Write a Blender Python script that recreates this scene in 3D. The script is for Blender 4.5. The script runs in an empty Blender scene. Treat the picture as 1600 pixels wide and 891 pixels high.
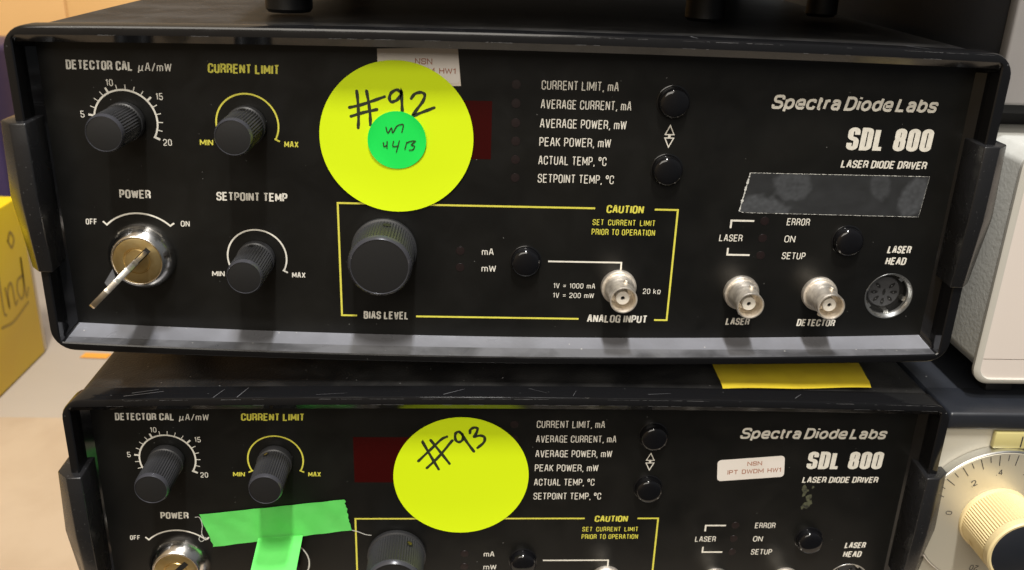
import bpy, bmesh, math, random
from mathutils import Vector, Matrix, noise

random.seed(7)
SC = bpy.context.scene
MM = 0.001
ZT = 178.0            # height (mm) of the upper panel's origin above the table top


def W(x, y, z):       # millimetres in the upper panel's frame -> metres in the world
    return Vector((x * MM, y * MM, (z + ZT) * MM))


# ------------------------------------------------------------------ camera
cam = bpy.data.cameras.new("camera")
cam.sensor_width = 36.0
cam.lens = 1440.45 * 36.0 / 1600.0
cam.clip_start = 0.01
cam.clip_end = 50.0
cam.dof.use_dof = True
cam.dof.focus_distance = 0.305
cam.dof.aperture_fstop = 16.0
cam_ob = bpy.data.objects.new("camera", cam)
SC.collection.objects.link(cam_ob)
_r = Vector((0.99885612, -0.03529415, 0.03226108))
_u = Vector((-0.01697307, 0.36904574, 0.92925624))
_f = Vector((0.04470312, 0.92874085, -0.36802454))
_m = Matrix((_r, _u, -_f)).transposed().to_4x4()
_m.translation = W(43.0288, -285.9993, 85.9634)
cam_ob.matrix_world = _m
SC.camera = cam_ob

# ------------------------------------------------------------------ light
world = bpy.data.worlds.new("World")
SC.world = world
world.use_nodes = True
nt = world.node_tree
bg = nt.nodes["Background"]
tc = nt.nodes.new("ShaderNodeTexCoord")
sp = nt.nodes.new("ShaderNodeSeparateXYZ")
nt.links.new(tc.outputs["Generated"], sp.inputs[0])
rmp = nt.nodes.new("ShaderNodeMapRange")
rmp.inputs["From Min"].default_value = -0.55
rmp.inputs["From Max"].default_value = 0.35
nt.links.new(sp.outputs["X"], rmp.inputs["Value"])
mx = nt.nodes.new("ShaderNodeMix")
mx.data_type = 'RGBA'
mx.inputs["A"].default_value = (0.85, 0.62, 0.36, 1)
mx.inputs["B"].default_value = (0.27, 0.285, 0.30, 1)
nt.links.new(rmp.outputs[0], mx.inputs["Factor"])
nt.links.new(mx.outputs["Result"], bg.inputs["Color"])
rz = nt.nodes.new("ShaderNodeMapRange")
rz.inputs["From Min"].default_value = -0.45
rz.inputs["From Max"].default_value = 0.30
rz.inputs["To Min"].default_value = 0.11
rz.inputs["To Max"].default_value = 0.50
nt.links.new(sp.outputs["Z"], rz.inputs["Value"])
nt.links.new(rz.outputs[0], bg.inputs["Strength"])

def area(name, loc, aim, sx, sy, watts, col):
    l = bpy.data.lights.new(name, 'AREA')
    l.shape = 'RECTANGLE'
    l.size, l.size_y, l.energy, l.color = sx, sy, watts, col
    ob = bpy.data.objects.new(name, l)
    SC.collection.objects.link(ob)
    ob.location = loc
    ob.rotation_euler = (Vector(aim) - Vector(loc)).to_track_quat('-Z', 'Y').to_euler()
    return ob


area("ceiling_tube", (0.07, -0.89, 1.86), (0.05, 0.0, 0.15), 0.09, 0.34, 33.0, (1.0, 0.96, 0.89))
area("ceiling_tube", (0.07, -0.33, 1.98), (0.05, 0.0, 0.15), 0.09, 0.24, 26.0, (0.96, 0.97, 1.0))
area("room_fill", (-0.35, -1.75, 1.25), (0.05, 0.0, 0.15), 1.3, 1.0, 24.0, (1.0, 0.94, 0.84))  # added soft fill, stands in for diffuse room light from the front

SC.view_settings.view_transform = 'Standard'
SC.view_settings.look = 'None'
SC.view_settings.exposure = 0.0
SC.view_settings.gamma = 1.0


# ------------------------------------------------------------------ materials
def mat(name, col, rough=0.5, metal=0.0, spec=0.5, bump=None, speck=None, mottle=None, rvar=0.0, coat=0.0, attr=None, aniso=0.0, trans=0.0, alpha=1.0):
    """bump=(scale,strength,distance)  speck=(scale,threshold,colour)  mottle=(scale,colour,amount)"""
    m = bpy.data.materials.new(name)
    m.use_nodes = True
    t = m.node_tree
    b = t.nodes["Principled BSDF"]
    b.inputs["Base Color"].default_value = (*col, 1)
    b.inputs["Roughness"].default_value = rough
    b.inputs["Metallic"].default_value = metal
    b.inputs["Specular IOR Level"].default_value = spec
    b.inputs["Coat Weight"].default_value = coat
    b.inputs["Anisotropic"].default_value = aniso
    b.inputs["Transmission Weight"].default_value = trans
    b.inputs["Alpha"].default_value = alpha
    co = t.nodes.new("ShaderNodeTexCoord").outputs["Object"]
    colout = None

    def noise_tex(scale, detail=4.0, dist=0.0):
        n = t.nodes.new("ShaderNodeTexNoise")
        n.inputs["Scale"].default_value = scale
        n.inputs["Detail"].default_value = detail
        n.inputs["Distortion"].default_value = dist
        t.links.new(co, n.inputs["Vector"])
        return n.outputs["Fac"]

    def mixc(fac, a, bcol):
        x = t.nodes.new("ShaderNodeMix")
        x.data_type = 'RGBA'
        t.links.new(fac, x.inputs["Factor"])
        if a is None:
            x.inputs["A"].default_value = (*col, 1)
        else:
            t.links.new(a, x.inputs["A"])
        x.inputs["B"].default_value = (*bcol, 1)
        return x.outputs["Result"]

    def rng(v, lo, hi, to):
        r = t.nodes.new("ShaderNodeMapRange")
        r.inputs["From Min"].default_value = lo
        r.inputs["From Max"].default_value = hi
        r.inputs["To Max"].default_value = to
        t.links.new(v, r.inputs["Value"])
        return r.outputs[0]

    if mottle:
        colout = mixc(rng(noise_tex(mottle[0], 6.0, 0.4), 0.42, 0.68, mottle[2]), colout, mottle[1])
    if attr:
        a = t.nodes.new("ShaderNodeAttribute")
        a.attribute_name = attr[0]
        colout = mixc(a.outputs["Fac"], colout, attr[1])
    if speck:
        v = t.nodes.new("ShaderNodeTexVoronoi")
        v.inputs["Scale"].default_value = speck[0]
        t.links.new(co, v.inputs["Vector"])
        s = t.nodes.new("ShaderNodeMath")
        s.operation = 'LESS_THAN'
        t.links.new(v.outputs["Distance"], s.inputs[0])
        # only some cells carry a speck: the cell colour decides the size
        sx = t.nodes.new("ShaderNodeSeparateColor")
        t.links.new(v.outputs["Color"], sx.inputs[0])
        q = t.nodes.new("ShaderNodeMapRange")
        q.inputs["From Min"].default_value = 0.80
        q.inputs["From Max"].default_value = 1.0
        q.inputs["To Max"].default_value = speck[1]
        t.links.new(sx.outputs[0], q.inputs["Value"])
        t.links.new(q.outputs[0], s.inputs[1])
        colout = mixc(s.outputs[0], colout, speck[2])
    if colout is not None:
        t.links.new(colout, b.inputs["Base Color"])
    if rvar:
        r = rng(noise_tex(90.0, 5.0, 0.6), 0.3, 0.7, 1.0)
        mm = t.nodes.new("ShaderNodeMath")
        mm.operation = 'MULTIPLY_ADD'
        t.links.new(r, mm.inputs[0])
        mm.inputs[1].default_value = rvar
        mm.inputs[2].default_value = rough
        t.links.new(mm.outputs[0], b.inputs["Roughness"])
    if bump:
        bn = t.nodes.new("ShaderNodeBump")
        bn.inputs["Strength"].default_value = bump[1]
        bn.inputs["Distance"].default_value = bump[2]
        t.links.new(noise_tex(bump[0], 3.0), bn.inputs["Height"])
        t.links.new(bn.outputs[0], b.inputs["Normal"])
    return m


DUST = (0.34, 0.33, 0.31)
M = {
    'panel': mat("panel_black", (0.0052, 0.0052, 0.0049), 0.28, spec=0.38, rvar=0.12, mottle=(22, (0.0090, 0.0086, 0.0074), 0.8), speck=(430, 0.085, (0.12, 0.12, 0.115)), bump=(2600, 0.10, 0.0001)),
    'bezel': mat("bezel_plastic", (0.0065, 0.0065, 0.0072), 0.08, rvar=0.08, speck=(420, 0.08, (0.14, 0.14, 0.14)), bump=(180, 0.02, 0.0002)),
    'sill': mat("dusty_plastic", (0.165, 0.168, 0.186), 0.26, rvar=0.12, mottle=(60, (0.115, 0.116, 0.125), 0.6), speck=(520, 0.16, DUST)),
    'sillfront': mat("grimy_plastic", (0.115, 0.116, 0.124), 0.24, rvar=0.16, mottle=(75, (0.045, 0.045, 0.048), 0.95), speck=(520, 0.16, DUST)),
    'case': mat("case_textured", (0.009, 0.009, 0.0098), 0.44, bump=(1500, 0.55, 0.0004), mottle=(55, (0.060, 0.059, 0.058), 0.5), speck=(600, 0.16, (0.25, 0.25, 0.25))),
    'grip': mat("grip_plastic", (0.012, 0.012, 0.013), 0.20, rvar=0.12, speck=(1500, 0.20, (0.16, 0.16, 0.16)), bump=(900, 0.06, 0.0002)),
    'knob': mat("knob_plastic", (0.026, 0.026, 0.028), 0.38, rvar=0.08),
    'cap': mat("knob_cap", (0.009, 0.009, 0.0094), 0.48, bump=(2200, 0.08, 0.0001)),
    'capring': mat("knob_edge", (0.050, 0.050, 0.058), 0.27, metal=0.15),
    'button': mat("button_gloss", (0.005, 0.005, 0.006), 0.05, rvar=0.03),
    'black': mat("hole_black", (0.003, 0.003, 0.003), 0.6),
    'chrome': mat("lock_chrome", (0.80, 0.77, 0.73), 0.15, metal=1.0, rvar=0.10),
    'brass': mat("lock_brass", (0.82, 0.66, 0.34), 0.26, metal=1.0, rvar=0.16, mottle=(220, (0.70, 0.50, 0.20), 0.8)),
    'nickel': mat("aged_nickel", (0.88, 0.82, 0.73), 0.44, metal=1.0, rvar=0.18, mottle=(420, (0.56, 0.50, 0.43), 0.7), bump=(1500, 0.10, 0.0002)),
    'keymetal': mat("key_nickel", (0.76, 0.70, 0.61), 0.30, metal=1.0, rvar=0.15),
    'insul': mat("ptfe", (0.66, 0.62, 0.55), 0.45),
    'white': mat("ink_white", (0.78, 0.75, 0.67), 0.55, mottle=(700, (0.58, 0.55, 0.49), 0.5)),
    'yellow': mat("ink_yellow", (0.72, 0.67, 0.085), 0.55, mottle=(700, (0.55, 0.50, 0.06), 0.5)),
    'fluo': mat("fluorescent_yellow", (0.72, 0.93, 0.004), 0.60, spec=0.3),
    'fluogreen': mat("fluorescent_green", (0.010, 0.80, 0.10), 0.60, spec=0.3),
    'marker': mat("marker_ink", (0.022, 0.030, 0.012), 0.5),
    'paper': mat("label_paper", (0.78, 0.73, 0.68), 0.6, mottle=(60, (0.70, 0.64, 0.58), 0.5)),
    'cream': mat("label_backing", (0.74, 0.66, 0.58), 0.6),
    'brown': mat("label_print", (0.36, 0.11, 0.045), 0.6),
    'display': mat("display_red", (0.034, 0.0015, 0.0015), 0.08, spec=0.3, coat=0.3),
    'led': mat("led_dark_red", (0.011, 0.0055, 0.0055), 0.40),
    'gtape': mat("green_tape", (0.11, 0.62, 0.11), 0.62, mottle=(120, (0.14, 0.68, 0.14), 0.6), bump=(900, 0.12, 0.0002)),
    'ytape': mat("yellow_tape", (0.72, 0.56, 0.03), 0.6, mottle=(90, (0.60, 0.44, 0.03), 0.6), bump=(500, 0.15, 0.0003)),
    'patch': mat("clear_tape_film", (0.024, 0.025, 0.0265), 0.36, attr=("smudge", (0.092, 0.098, 0.108)), bump=(700, 0.10, 0.0002)),
    'fray': mat("frayed_adhesive", (0.60, 0.60, 0.57), 0.8),
    'residue': mat("adhesive_residue", (0.075, 0.080, 0.045), 0.7, mottle=(500, (0.012, 0.012, 0.011), 1.0)),
    'silver': mat("socket_silver", (0.70, 0.70, 0.68), 0.28, metal=1.0, rvar=0.1),
    'insert': mat("socket_insert", (0.050, 0.051, 0.055), 0.5),
    'scratchglint': mat("scratch_and_glint", (0.12, 0.12, 0.125), 0.5),  # pale grey of the scratches and the painted edge highlights
    'foot': mat("rubber", (0.008, 0.008, 0.009), 0.45),
    'darkcase': mat("dark_case", (0.038, 0.039, 0.043), 0.45, bump=(600, 0.2, 0.0003)),
    'navy': mat("dark_blue_frame", (0.014, 0.016, 0.021), 0.34, rvar=0.1, speck=(300, 0.10, (0.2, 0.2, 0.2))),
    'grey': mat("grey_textured_paint", (0.47, 0.47, 0.44), 0.55, bump=(620, 0.22, 0.0005), mottle=(200, (0.52, 0.52, 0.49), 0.6)),
    'offwhite': mat("cream_plastic", (0.47, 0.45, 0.40), 0.45, rvar=0.1),
    'front': mat("pale_front_panel", (0.66, 0.59, 0.535), 0.5, mottle=(12, (0.63, 0.57, 0.52), 0.7)),
    'dialcream': mat("dial_cream_paint", (0.50, 0.47, 0.39), 0.5),
    'dial': mat("dial_brushed", (0.66, 0.62, 0.51), 0.36, metal=0.55, aniso=0.75),
    'ivory': mat("ivory_knob", (0.70, 0.57, 0.31), 0.42),
    'ink': mat("dial_ink", (0.03, 0.03, 0.035), 0.5),
    'amber': mat("index_window", (0.52, 0.46, 0.20), 0.25),
    'lightgrey': mat("light_grey_paint", (0.28, 0.265, 0.26), 0.5, mottle=(40, (0.25, 0.24, 0.235), 0.6)),
    'boxyellow': mat("box_yellow", (0.95, 0.66, 0.004), 0.45, mottle=(25, (0.93, 0.61, 0.004), 0.7)),
    'boxprint': mat("box_print", (0.42, 0.27, 0.04), 0.6),
    'boxedge': mat("box_pale", (0.62, 0.50, 0.33), 0.6),
    'table': mat("table_top", (0.40, 0.335, 0.265), 0.55, mottle=(9, (0.36, 0.30, 0.235), 0.8)),
    'card': mat("cardboard", (0.455, 0.34, 0.225), 0.75, mottle=(22, (0.40, 0.29, 0.185), 0.9), bump=(300, 0.1, 0.0003)),
    'wood': mat("orange_wood", (0.70, 0.41, 0.155), 0.5, mottle=(6, (0.62, 0.34, 0.12), 0.8)),
    'purple': mat("purple_plastic", (0.035, 0.022, 0.070), 0.45),
    'orange': mat("orange_paper", (0.75, 0.32, 0.04), 0.6),
}


# ------------------------------------------------------------------ mesh helpers (millimetres)
class MB:
    def __init__(self):
        self.v, self.f, self.mi = [], [], []

    def add(self, vs, fs, mi=0):
        o = len(self.v)
        self.v += [tuple(p) for p in vs]
        self.f += [tuple(i + o for i in f) for f in fs]
        self.mi += [mi] * len(fs)
        return self

    def box(self, x0, x1, y0, y1, z0, z1, mi=0):
        vs = [(x, y, z) for x in (x0, x1) for y in (y0, y1) for z in (z0, z1)]
        return self.add(vs, [(0, 1, 3, 2), (4, 6, 7, 5), (0, 4, 5, 1), (2, 3, 7, 6), (0, 2, 6, 4), (1, 5, 7, 3)], mi)

    def lathe(self, prof, cx, cz, n=64, y0=0.0, knurl=None, mi=0, rot=0.0, cap=True):
        """prof: (radius, height out of the panel); knurl=(i0,i1,depth) makes every other vertex of those rings deeper"""
        vs, fs = [], []
        for i, (r, h) in enumerate(prof):
            for k in range(n):
                a = 2 * math.pi * k / n + rot
                rr = r
                if knurl and knurl[0] <= i <= knurl[1] and k % 2:
                    rr = r - knurl[2]
                vs.append((cx + rr * math.cos(a), y0 - h, cz + rr * math.sin(a)))
        for i in range(len(prof) - 1):
            for k in range(n):
                k2 = (k + 1) % n
                fs.append((i * n + k, (i + 1) * n + k, (i + 1) * n + k2, i * n + k2))
        if cap and prof[-1][0] > 1e-6:
            fs.append(tuple(reversed([(len(prof) - 1) * n + k for k in range(n)])))
        return self.add(vs, fs, mi)

    def disc(self, cx, cz, r, y, n=48, sx=1.0, mi=0):
        vs = [(cx + r * sx * math.cos(2 * math.pi * k / n), y, cz + r * math.sin(2 * math.pi * k / n)) for k in range(n)]
        return self.add(vs, [tuple(range(n))], mi)

    def poly(self, pts, y, thick=0.0, mi=0):
        n = len(pts)
        vs = [(p[0], y, p[1]) for p in pts]
        fs = [tuple(range(n))]
        if thick:
            vs += [(p[0], y + thick, p[1]) for p in pts]
            fs += [(k, k + n, (k + 1) % n + n, (k + 1) % n) for k in range(n)]
        return self.add(vs, fs, mi)

    def build(self, name, mats, parent=None, smooth=35, bevel=None, loc=None, weld=False):
        me = bpy.data.meshes.new(name)
        me.from_pydata([(a * MM, b * MM, c * MM) for a, b, c in self.v], [], self.f)
        if not isinstance(mats, (list, tuple)):
            mats = [mats]
        for m in mats:
            me.materials.append(m)
        for p, i in zip(me.polygons, self.mi):
            p.material_index = i
        bm = bmesh.new()
        bm.from_mesh(me)
        if weld:
            bmesh.ops.remove_doubles(bm, verts=bm.verts, dist=1e-7)
        bmesh.ops.recalc_face_normals(bm, faces=bm.faces)
        if bevel:
            es = [e for e in bm.edges if len(e.link_faces) == 2 and e.calc_face_angle(0) > math.radians(20)]
            bmesh.ops.bevel(bm, geom=es, offset=bevel[0] * MM, segments=bevel[1], affect='EDGES', profile=0.5, clamp_overlap=True)
        if smooth:
            for f in bm.faces:
                f.smooth = True
            for e in bm.edges:
                e.smooth = not (len(e.link_faces) != 2 or e.calc_face_angle(0) > math.radians(smooth))
        bm.to_mesh(me)
        bm.free()
        ob = bpy.data.objects.new(name, me)
        SC.collection.objects.link(ob)
        if parent:
            ob.parent = parent
        if loc is not None:
            ob.location = loc
        return ob


def thing(name, label, cat, loc, rotz=0.0, group=None):
    o = bpy.data.objects.new(name, None)
    o.empty_display_size = 0.02
    SC.collection.objects.link(o)
    o.location = loc
    o.rotation_euler = (0, 0, rotz)
    o["label"] = label
    o["category"] = cat
    if group:
        o["group"] = group
    return o


def tag(o, label, cat=None, kind=None):
    if label:
        o["label"] = label
    if cat:
        o["category"] = cat
    if kind:
        o["kind"] = kind
    return o


# ------------------------------------------------------------------ strokes and lettering
def fillet(pts, closed, rad):
    """pts: list of (x,z,round?) in mm -> list of (x,z)"""
    out, n = [], len(pts)
    for i, p in enumerate(pts):
        if not p[2] or (not closed and i in (0, n - 1)):
            out.append((p[0], p[1]))
            continue
        a, b = Vector(pts[i - 1][:2]), Vector(pts[(i + 1) % n][:2])
        c = Vector(p[:2])
        da, db = a - c, b - c
        r = min(rad * p[2], da.length * 0.5, db.length * 0.5)
        if r < 1e-4:
            out.append((c.x, c.y))
            continue
        s, e = c + da.normalized() * r, c + db.normalized() * r
        k = 6
        for j in range(k + 1):
            t = j / k
            # a rational arc stays close to a circle, unlike a plain parabola
            w = 0.7071
            d = (1 - t) ** 2 + 2 * w * t * (1 - t) + t * t
            q = (s * (1 - t) ** 2 + c * 2 * w * t * (1 - t) + e * t * t) / d
            out.append((q.x, q.y))
    return out


def ribbon(mb, pts, width, y, closed=False, caps=False, mi=0, wvar=None):
    """flat strip along a polyline in the panel plane"""
    P = [Vector(p[:2]) for p in pts]
    q = [P[0]]
    for p in P[1:]:
        if (p - q[-1]).length > 1e-3:
            q.append(p)
    if closed and len(q) > 2 and (q[0] - q[-1]).length < 1e-3:
        q.pop()
    P = q
    n = len(P)
    if n < 2:
        return
    if not caps:
        cut = [i for i in range(1, n - 1) if (P[i] - P[i - 1]).normalized().dot((P[i + 1] - P[i]).normalized()) < -0.25]
        if cut and not closed:
            a = 0
            for j, i in enumerate(cut + [n - 1]):
                ribbon(mb, [tuple(q_) for q_ in P[a:i + 1]], width, y - .0008 * (j % 4), False, caps, mi, wvar)
                a = i
            return
    h = width / 2
    L, Rr = [], []
    for i in range(n):
        if closed:
            d0 = (P[i] - P[i - 1]).normalized()
            d1 = (P[(i + 1) % n] - P[i]).normalized()
        else:
            d0 = (P[i] - P[i - 1]).normalized() if i > 0 else (P[1] - P[0]).normalized()
            d1 = (P[i + 1] - P[i]).normalized() if i < n - 1 else (P[-1] - P[-2]).normalized()
        n0, n1 = Vector((-d0.y, d0.x)), Vector((-d1.y, d1.x))
        m = n0 + n1
        if m.length < 0.2:
            m = n1.copy()
            s = 1.0
        else:
            m.normalize()
            s = 1.0 / max(0.45, m.dot(n1))
        hh = h * (wvar[i % len(wvar)] if wvar else 1.0)
        L.append(P[i] + m * hh * s)
        Rr.append(P[i] - m * hh * s)
    vs = [(p.x, y, p.y) for p in L] + [(p.x, y, p.y) for p in Rr]
    fs = [(i, i + 1, n + i + 1, n + i) for i in range(n - 1)]
    if closed:
        fs.append((n - 1, 0, n, 2 * n - 1))
    mb.add(vs, fs, mi)
    if caps and not closed:
        for c, d in ((P[0], P[0] - P[1]), (P[-1], P[-1] - P[-2])):
            a0 = math.atan2(d.y, d.x)
            k = 8
            vs = [(c.x + h * math.cos(a0 + math.pi * (j / k - 0.5)), y, c.y + h * math.sin(a0 + math.pi * (j / k - 0.5))) for j in range(k + 1)]
            mb.add(vs, [tuple(range(k + 1))], mi)


R1 = 1
G = {  # glyph: (relative width, [(points, closed)])  points (x, z[, round])
    'A': (1.08, [([(0, 0), (.40, 1), (.60, 1), (1, 0)], 0), ([(.16, .34), (.84, .34)], 0)]),
    'B': (1, [([(0, 0), (0, 1), (.95, 1, 1), (.95, .53, 1), (0, .53)], 0), ([(.5, .53), (1, .53, 1), (1, 0, 1), (0, 0)], 0)]),
    'C': (1, [([(1, .68), (1, 1, 1), (0, 1, 1), (0, 0, 1), (1, 0, 1), (1, .32)], 0)]),
    'D': (1, [([(0, 0), (0, 1), (1, 1, 1.2), (1, 0, 1.2)], 1)]),
    'E': (1.0, [([(1, 1), (0, 1), (0, 0), (1, 0)], 0), ([(0, .52), (.88, .52)], 0)]),
    'F': (.95, [([(1, 1), (0, 1), (0, 0)], 0), ([(0, .50), (.88, .50)], 0)]),
    'G': (1, [([(1, .70), (1, 1, 1), (0, 1, 1), (0, 0, 1), (1, 0), (1, .48), (.55, .48)], 0)]),
    'H': (1, [([(0, 0), (0, 1)], 0), ([(1, 0), (1, 1)], 0), ([(0, .52), (1, .52)], 0)]),
    'I': (0, [([(0, 0), (0, 1)], 0)]),
    'K': (1, [([(0, 0), (0, 1)], 0), ([(1, 1), (.08, .48)], 0), ([(.30, .60), (1, 0)], 0)]),
    'L': (.95, [([(0, 1), (0, 0), (1, 0)], 0)]),
    'M': (1.35, [([(0, 0), (0, 1), (.5, .22), (1, 1), (1, 0)], 0)]),
    'N': (1.05, [([(0, 0), (0, 1), (1, 0), (1, 1)], 0)]),
    'O': (1, [([(0, 0, 1), (0, 1, 1), (1, 1, 1), (1, 0, 1)], 1)]),
    'P': (.95, [([(0, 0), (0, 1), (1, 1, 1), (1, .43, 1), (0, .43)], 0)]),
    'R': (1, [([(0, 0), (0, 1), (1, 1, 1), (1, .47, 1), (0, .47)], 0), ([(.62, .47), (1, .36, .6), (1, 0)], 0)]),
    'S': (1, [([(1, .72), (1, 1, 1), (0, 1, 1), (0, .53, 1), (1, .49, 1), (1, 0, 1), (0, 0, 1), (0, .28)], 0)]),
    'T': (1.0, [([(0, 1), (1, 1)], 0), ([(.5, 1), (.5, 0)], 0)]),
    'U': (1, [([(0, 1), (0, 0, 1), (1, 0, 1), (1, 1)], 0)]),
    'V': (1.08, [([(0, 1), (.42, 0), (.58, 0), (1, 1)], 0)]),
    'W': (1.5, [([(0, 1), (.22, 0), (.5, .92), (.78, 0), (1, 1)], 0)]),
    'X': (1.05, [([(0, 0), (1, 1)], 0), ([(0, 1), (1, 0)], 0)]),
    'm': (1.35, [([(0, 0), (0, .70)], 0), ([(0, .70), (.52, .70, 1), (.52, 0)], 0), ([(.52, .70), (1, .70, 1), (1, 0)], 0)]),
    'k': (.9, [([(0, 0), (0, 1)], 0), ([(1, .70), (.08, .30)], 0), ([(.32, .42), (1, 0)], 0)]),
    'u': (1.1, [([(-.08, -.30), (.14, .70)], 0), ([(.05, .10), (.06, 0, 1), (.68, 0, 1), (.90, .70)], 0), ([(.80, .14), (.86, 0, .4), (1, 0)], 0)]),
    '0': (1, [([(0, 0, 1), (0, 1, 1), (1, 1, 1), (1, 0, 1)], 1)]),
    '1': (.45, [([(0, .80), (.8, 1), (.8, 0)], 0)]),
    '2': (1, [([(0, .72), (0, 1, 1), (1, 1, 1), (1, .55, .6), (0, .14), (0, 0), (1, 0)], 0)]),
    '4': (1, [([(.72, 0), (.72, 1), (0, .30), (1, .30)], 0)]),
    '5': (1, [([(1, 1), (.06, 1), (0, .55), (1, .58, 1), (1, 0, 1), (0, 0, 1), (0, .25)], 0)]),
    '6': (1, [([(1, .8), (1, 1, 1), (0, 1, 1), (0, 0, 1), (1, 0, 1), (1, .55, 1), (0, .55)], 0)]),
    '8': (1, [([(.04, .53, 1), (.04, 1, 1), (.96, 1, 1), (.96, .53, 1)], 1), ([(0, .53, 1), (1, .53, 1), (1, 0, 1), (0, 0, 1)], 1)]),
    '/': (.7, [([(0, -.04), (1, 1.04)], 0)]),
    '=': (1, [([(0, .30), (1, .30)], 0), ([(0, .62), (1, .62)], 0)]),
    ',': (.10, [([(1, .06), (0, -.18)], 0)]),
    '.': (0, [([(0, -.05), (0, .10)], 0)]),
    '*': (.62, [([(0, .62, 1), (0, 1.02, 1), (1, 1.02, 1), (1, .62, 1)], 1)]),
    'w': (1.15, [([(0, 0), (.30, 0), (.30, .12), (.02, .30, .7), (.02, .80, 1), (.98, .80, 1), (.98, .30, .7), (.70, .12), (.70, 0), (1, 0)], 0)]),
}
GS = {  # heavy rounded sans used for the maker's line
    'S': (1.15, [([(1, .72), (.98, 1, 1.6), (.02, 1, 1.6), (.02, .55, 1.4), (1, .47, 1.4), (1, 0, 1.6), (0, 0, 1.6), (0, .27)], 0)]),
    'p': (.95, [([(0, -.30), (0, .72)], 0), ([(0, .72, 1.5), (1, .72, 1.5), (1, 0, 1.5), (0, 0, 1.5)], 1)]),
    'e': (.95, [([(.02, .34), (1, .34), (1, .72, 1.6), (0, .72, 1.6), (0, 0, 1.6), (.98, 0, 1.6), (.98, .15)], 0)]),
    'c': (.9, [([(1, .50), (1, .72, 1.6), (0, .72, 1.6), (0, 0, 1.6), (1, 0, 1.6), (1, .22)], 0)]),
    't': (.45, [([(.30, .96), (.30, 0, .6), (1, 0)], 0), ([(-.2, .70), (1, .70)], 0)]),
    'r': (.5, [([(0, 0), (0, .76)], 0), ([(0, .42), (.10, .70, 1.2), (1, .70)], 0)]),
    'a': (.95, [([(.05, .54), (.05, .72, 1.3), (.90, .72, 1.3), (.90, 0), (1, 0)], 0), ([(.90, .42), (0, .40, 1.3), (0, 0, 1.3), (.90, .02, 1.0), (.90, .2)], 0)]),
    'D': (1.15, [([(0, 0), (0, 1), (1, 1, 2.2), (1, 0, 2.2)], 1)]),
    'i': (0, [([(0, 0), (0, .74)], 0), ([(0, .93), (0, 1.08)], 0)]),
    'o': (1.0, [([(0, 0, 1.6), (0, .72, 1.6), (1, .72, 1.6), (1, 0, 1.6)], 1)]),
    'd': (.95, [([(1, 0), (1, 1)], 0), ([(0, 0, 1.5), (0, .72, 1.5), (1, .72, 1.5), (1, 0, 1.5)], 1)]),
    'L': (.9, [([(0, 1), (0, 0), (1, 0)], 0)]),
    'b': (.95, [([(0, 0), (0, 1)], 0), ([(0, 0, 1.5), (0, .72, 1.5), (1, .72, 1.5), (1, 0, 1.5)], 1)]),
    's': (.85, [([(1, .52), (1, .72, 1.4), (0, .72, 1.4), (0, .40, 1), (1, .34, 1), (1, 0, 1.4), (0, 0, 1.4), (0, .2)], 0)]),
}


def text(mb, s, x0, x1, z0, H, t, y=-0.06, shear=0.0, gap=0.12, font=None, space=0.55, rad=0.26, mi=0, caps=False, xf=None, kz=1.0):
    """letters drawn as strokes of width t, fitted between x0 and x1 on the baseline z0"""
    font = font or G
    g = gap * H
    tot = sum(font[c][0] for c in s if c != ' ') + space * s.count(' ')
    nlet = sum(1 for c in s if c != ' ')
    width = (x1 - x0) - shear * H
    cw = (width - nlet * t - g * (len(s) - 1)) / max(tot, 1e-6)
    x = x0
    k = 0
    H = H / kz
    shear = shear * kz
    for c in s:
        if c == ' ':
            x += space * cw + g
            continue
        w, strokes = font[c]
        for pts, closed in strokes:
            P = []
            for p in pts:
                px = x + t / 2 + p[0] * w * cw
                pz = t / 2 + p[1] * (H - t)
                P.append((px + shear * pz, z0 + pz, p[2] if len(p) > 2 else 0))
            q = fillet(P, closed, rad * H)
            if xf:
                q = [xf(a, b) for a, b in q]
            tmp = MB()
            ribbon(tmp, q, t, y - 0.0022 * (k % 6), closed, caps=caps)
            mb.add([(a, b_, z0 + (c_ - z0) * kz) for a, b_, c_ in tmp.v], tmp.f, mi)
            k += 1
        x += w * cw + t + g


def arc_pts(cx, cz, r, a0, a1, n=56):
    return [(cx + r * math.cos(math.radians(a0 + (a1 - a0) * i / n)), cz + r * math.sin(math.radians(a0 + (a1 - a0) * i / n))) for i in range(n + 1)]


def polar(cx, cz, r, a):
    return (cx + r * math.cos(math.radians(a)), cz + r * math.sin(math.radians(a)))


# ------------------------------------------------------------------ the laser diode driver (built once per unit)
XC = 55.9
PX0, PX1 = -89.6, 201.3
DET, CUR, POW, SET = (-63.65, 24.7), (-26.8, 24.5), (-63.7, -19.3), (-26.8, -19.2)
BIAS = (14.7, -15.2)
DIN = (185.4, -29.1)
TUBES = [(92.5, -27.2), (134.2, -28.45), (161.0, -28.4)]
BUTTONS = [(105.0, 34.9), (105.0, 13.3), (61.0, -18.6), (167.5, -9.3)]


def bow(x):
    return max(0.0, 1 - ((x - XC) / 147.0) ** 2)


SIDE_T = (0.015, 0.2, 0.4, 0.6, 0.8, 0.985)


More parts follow.
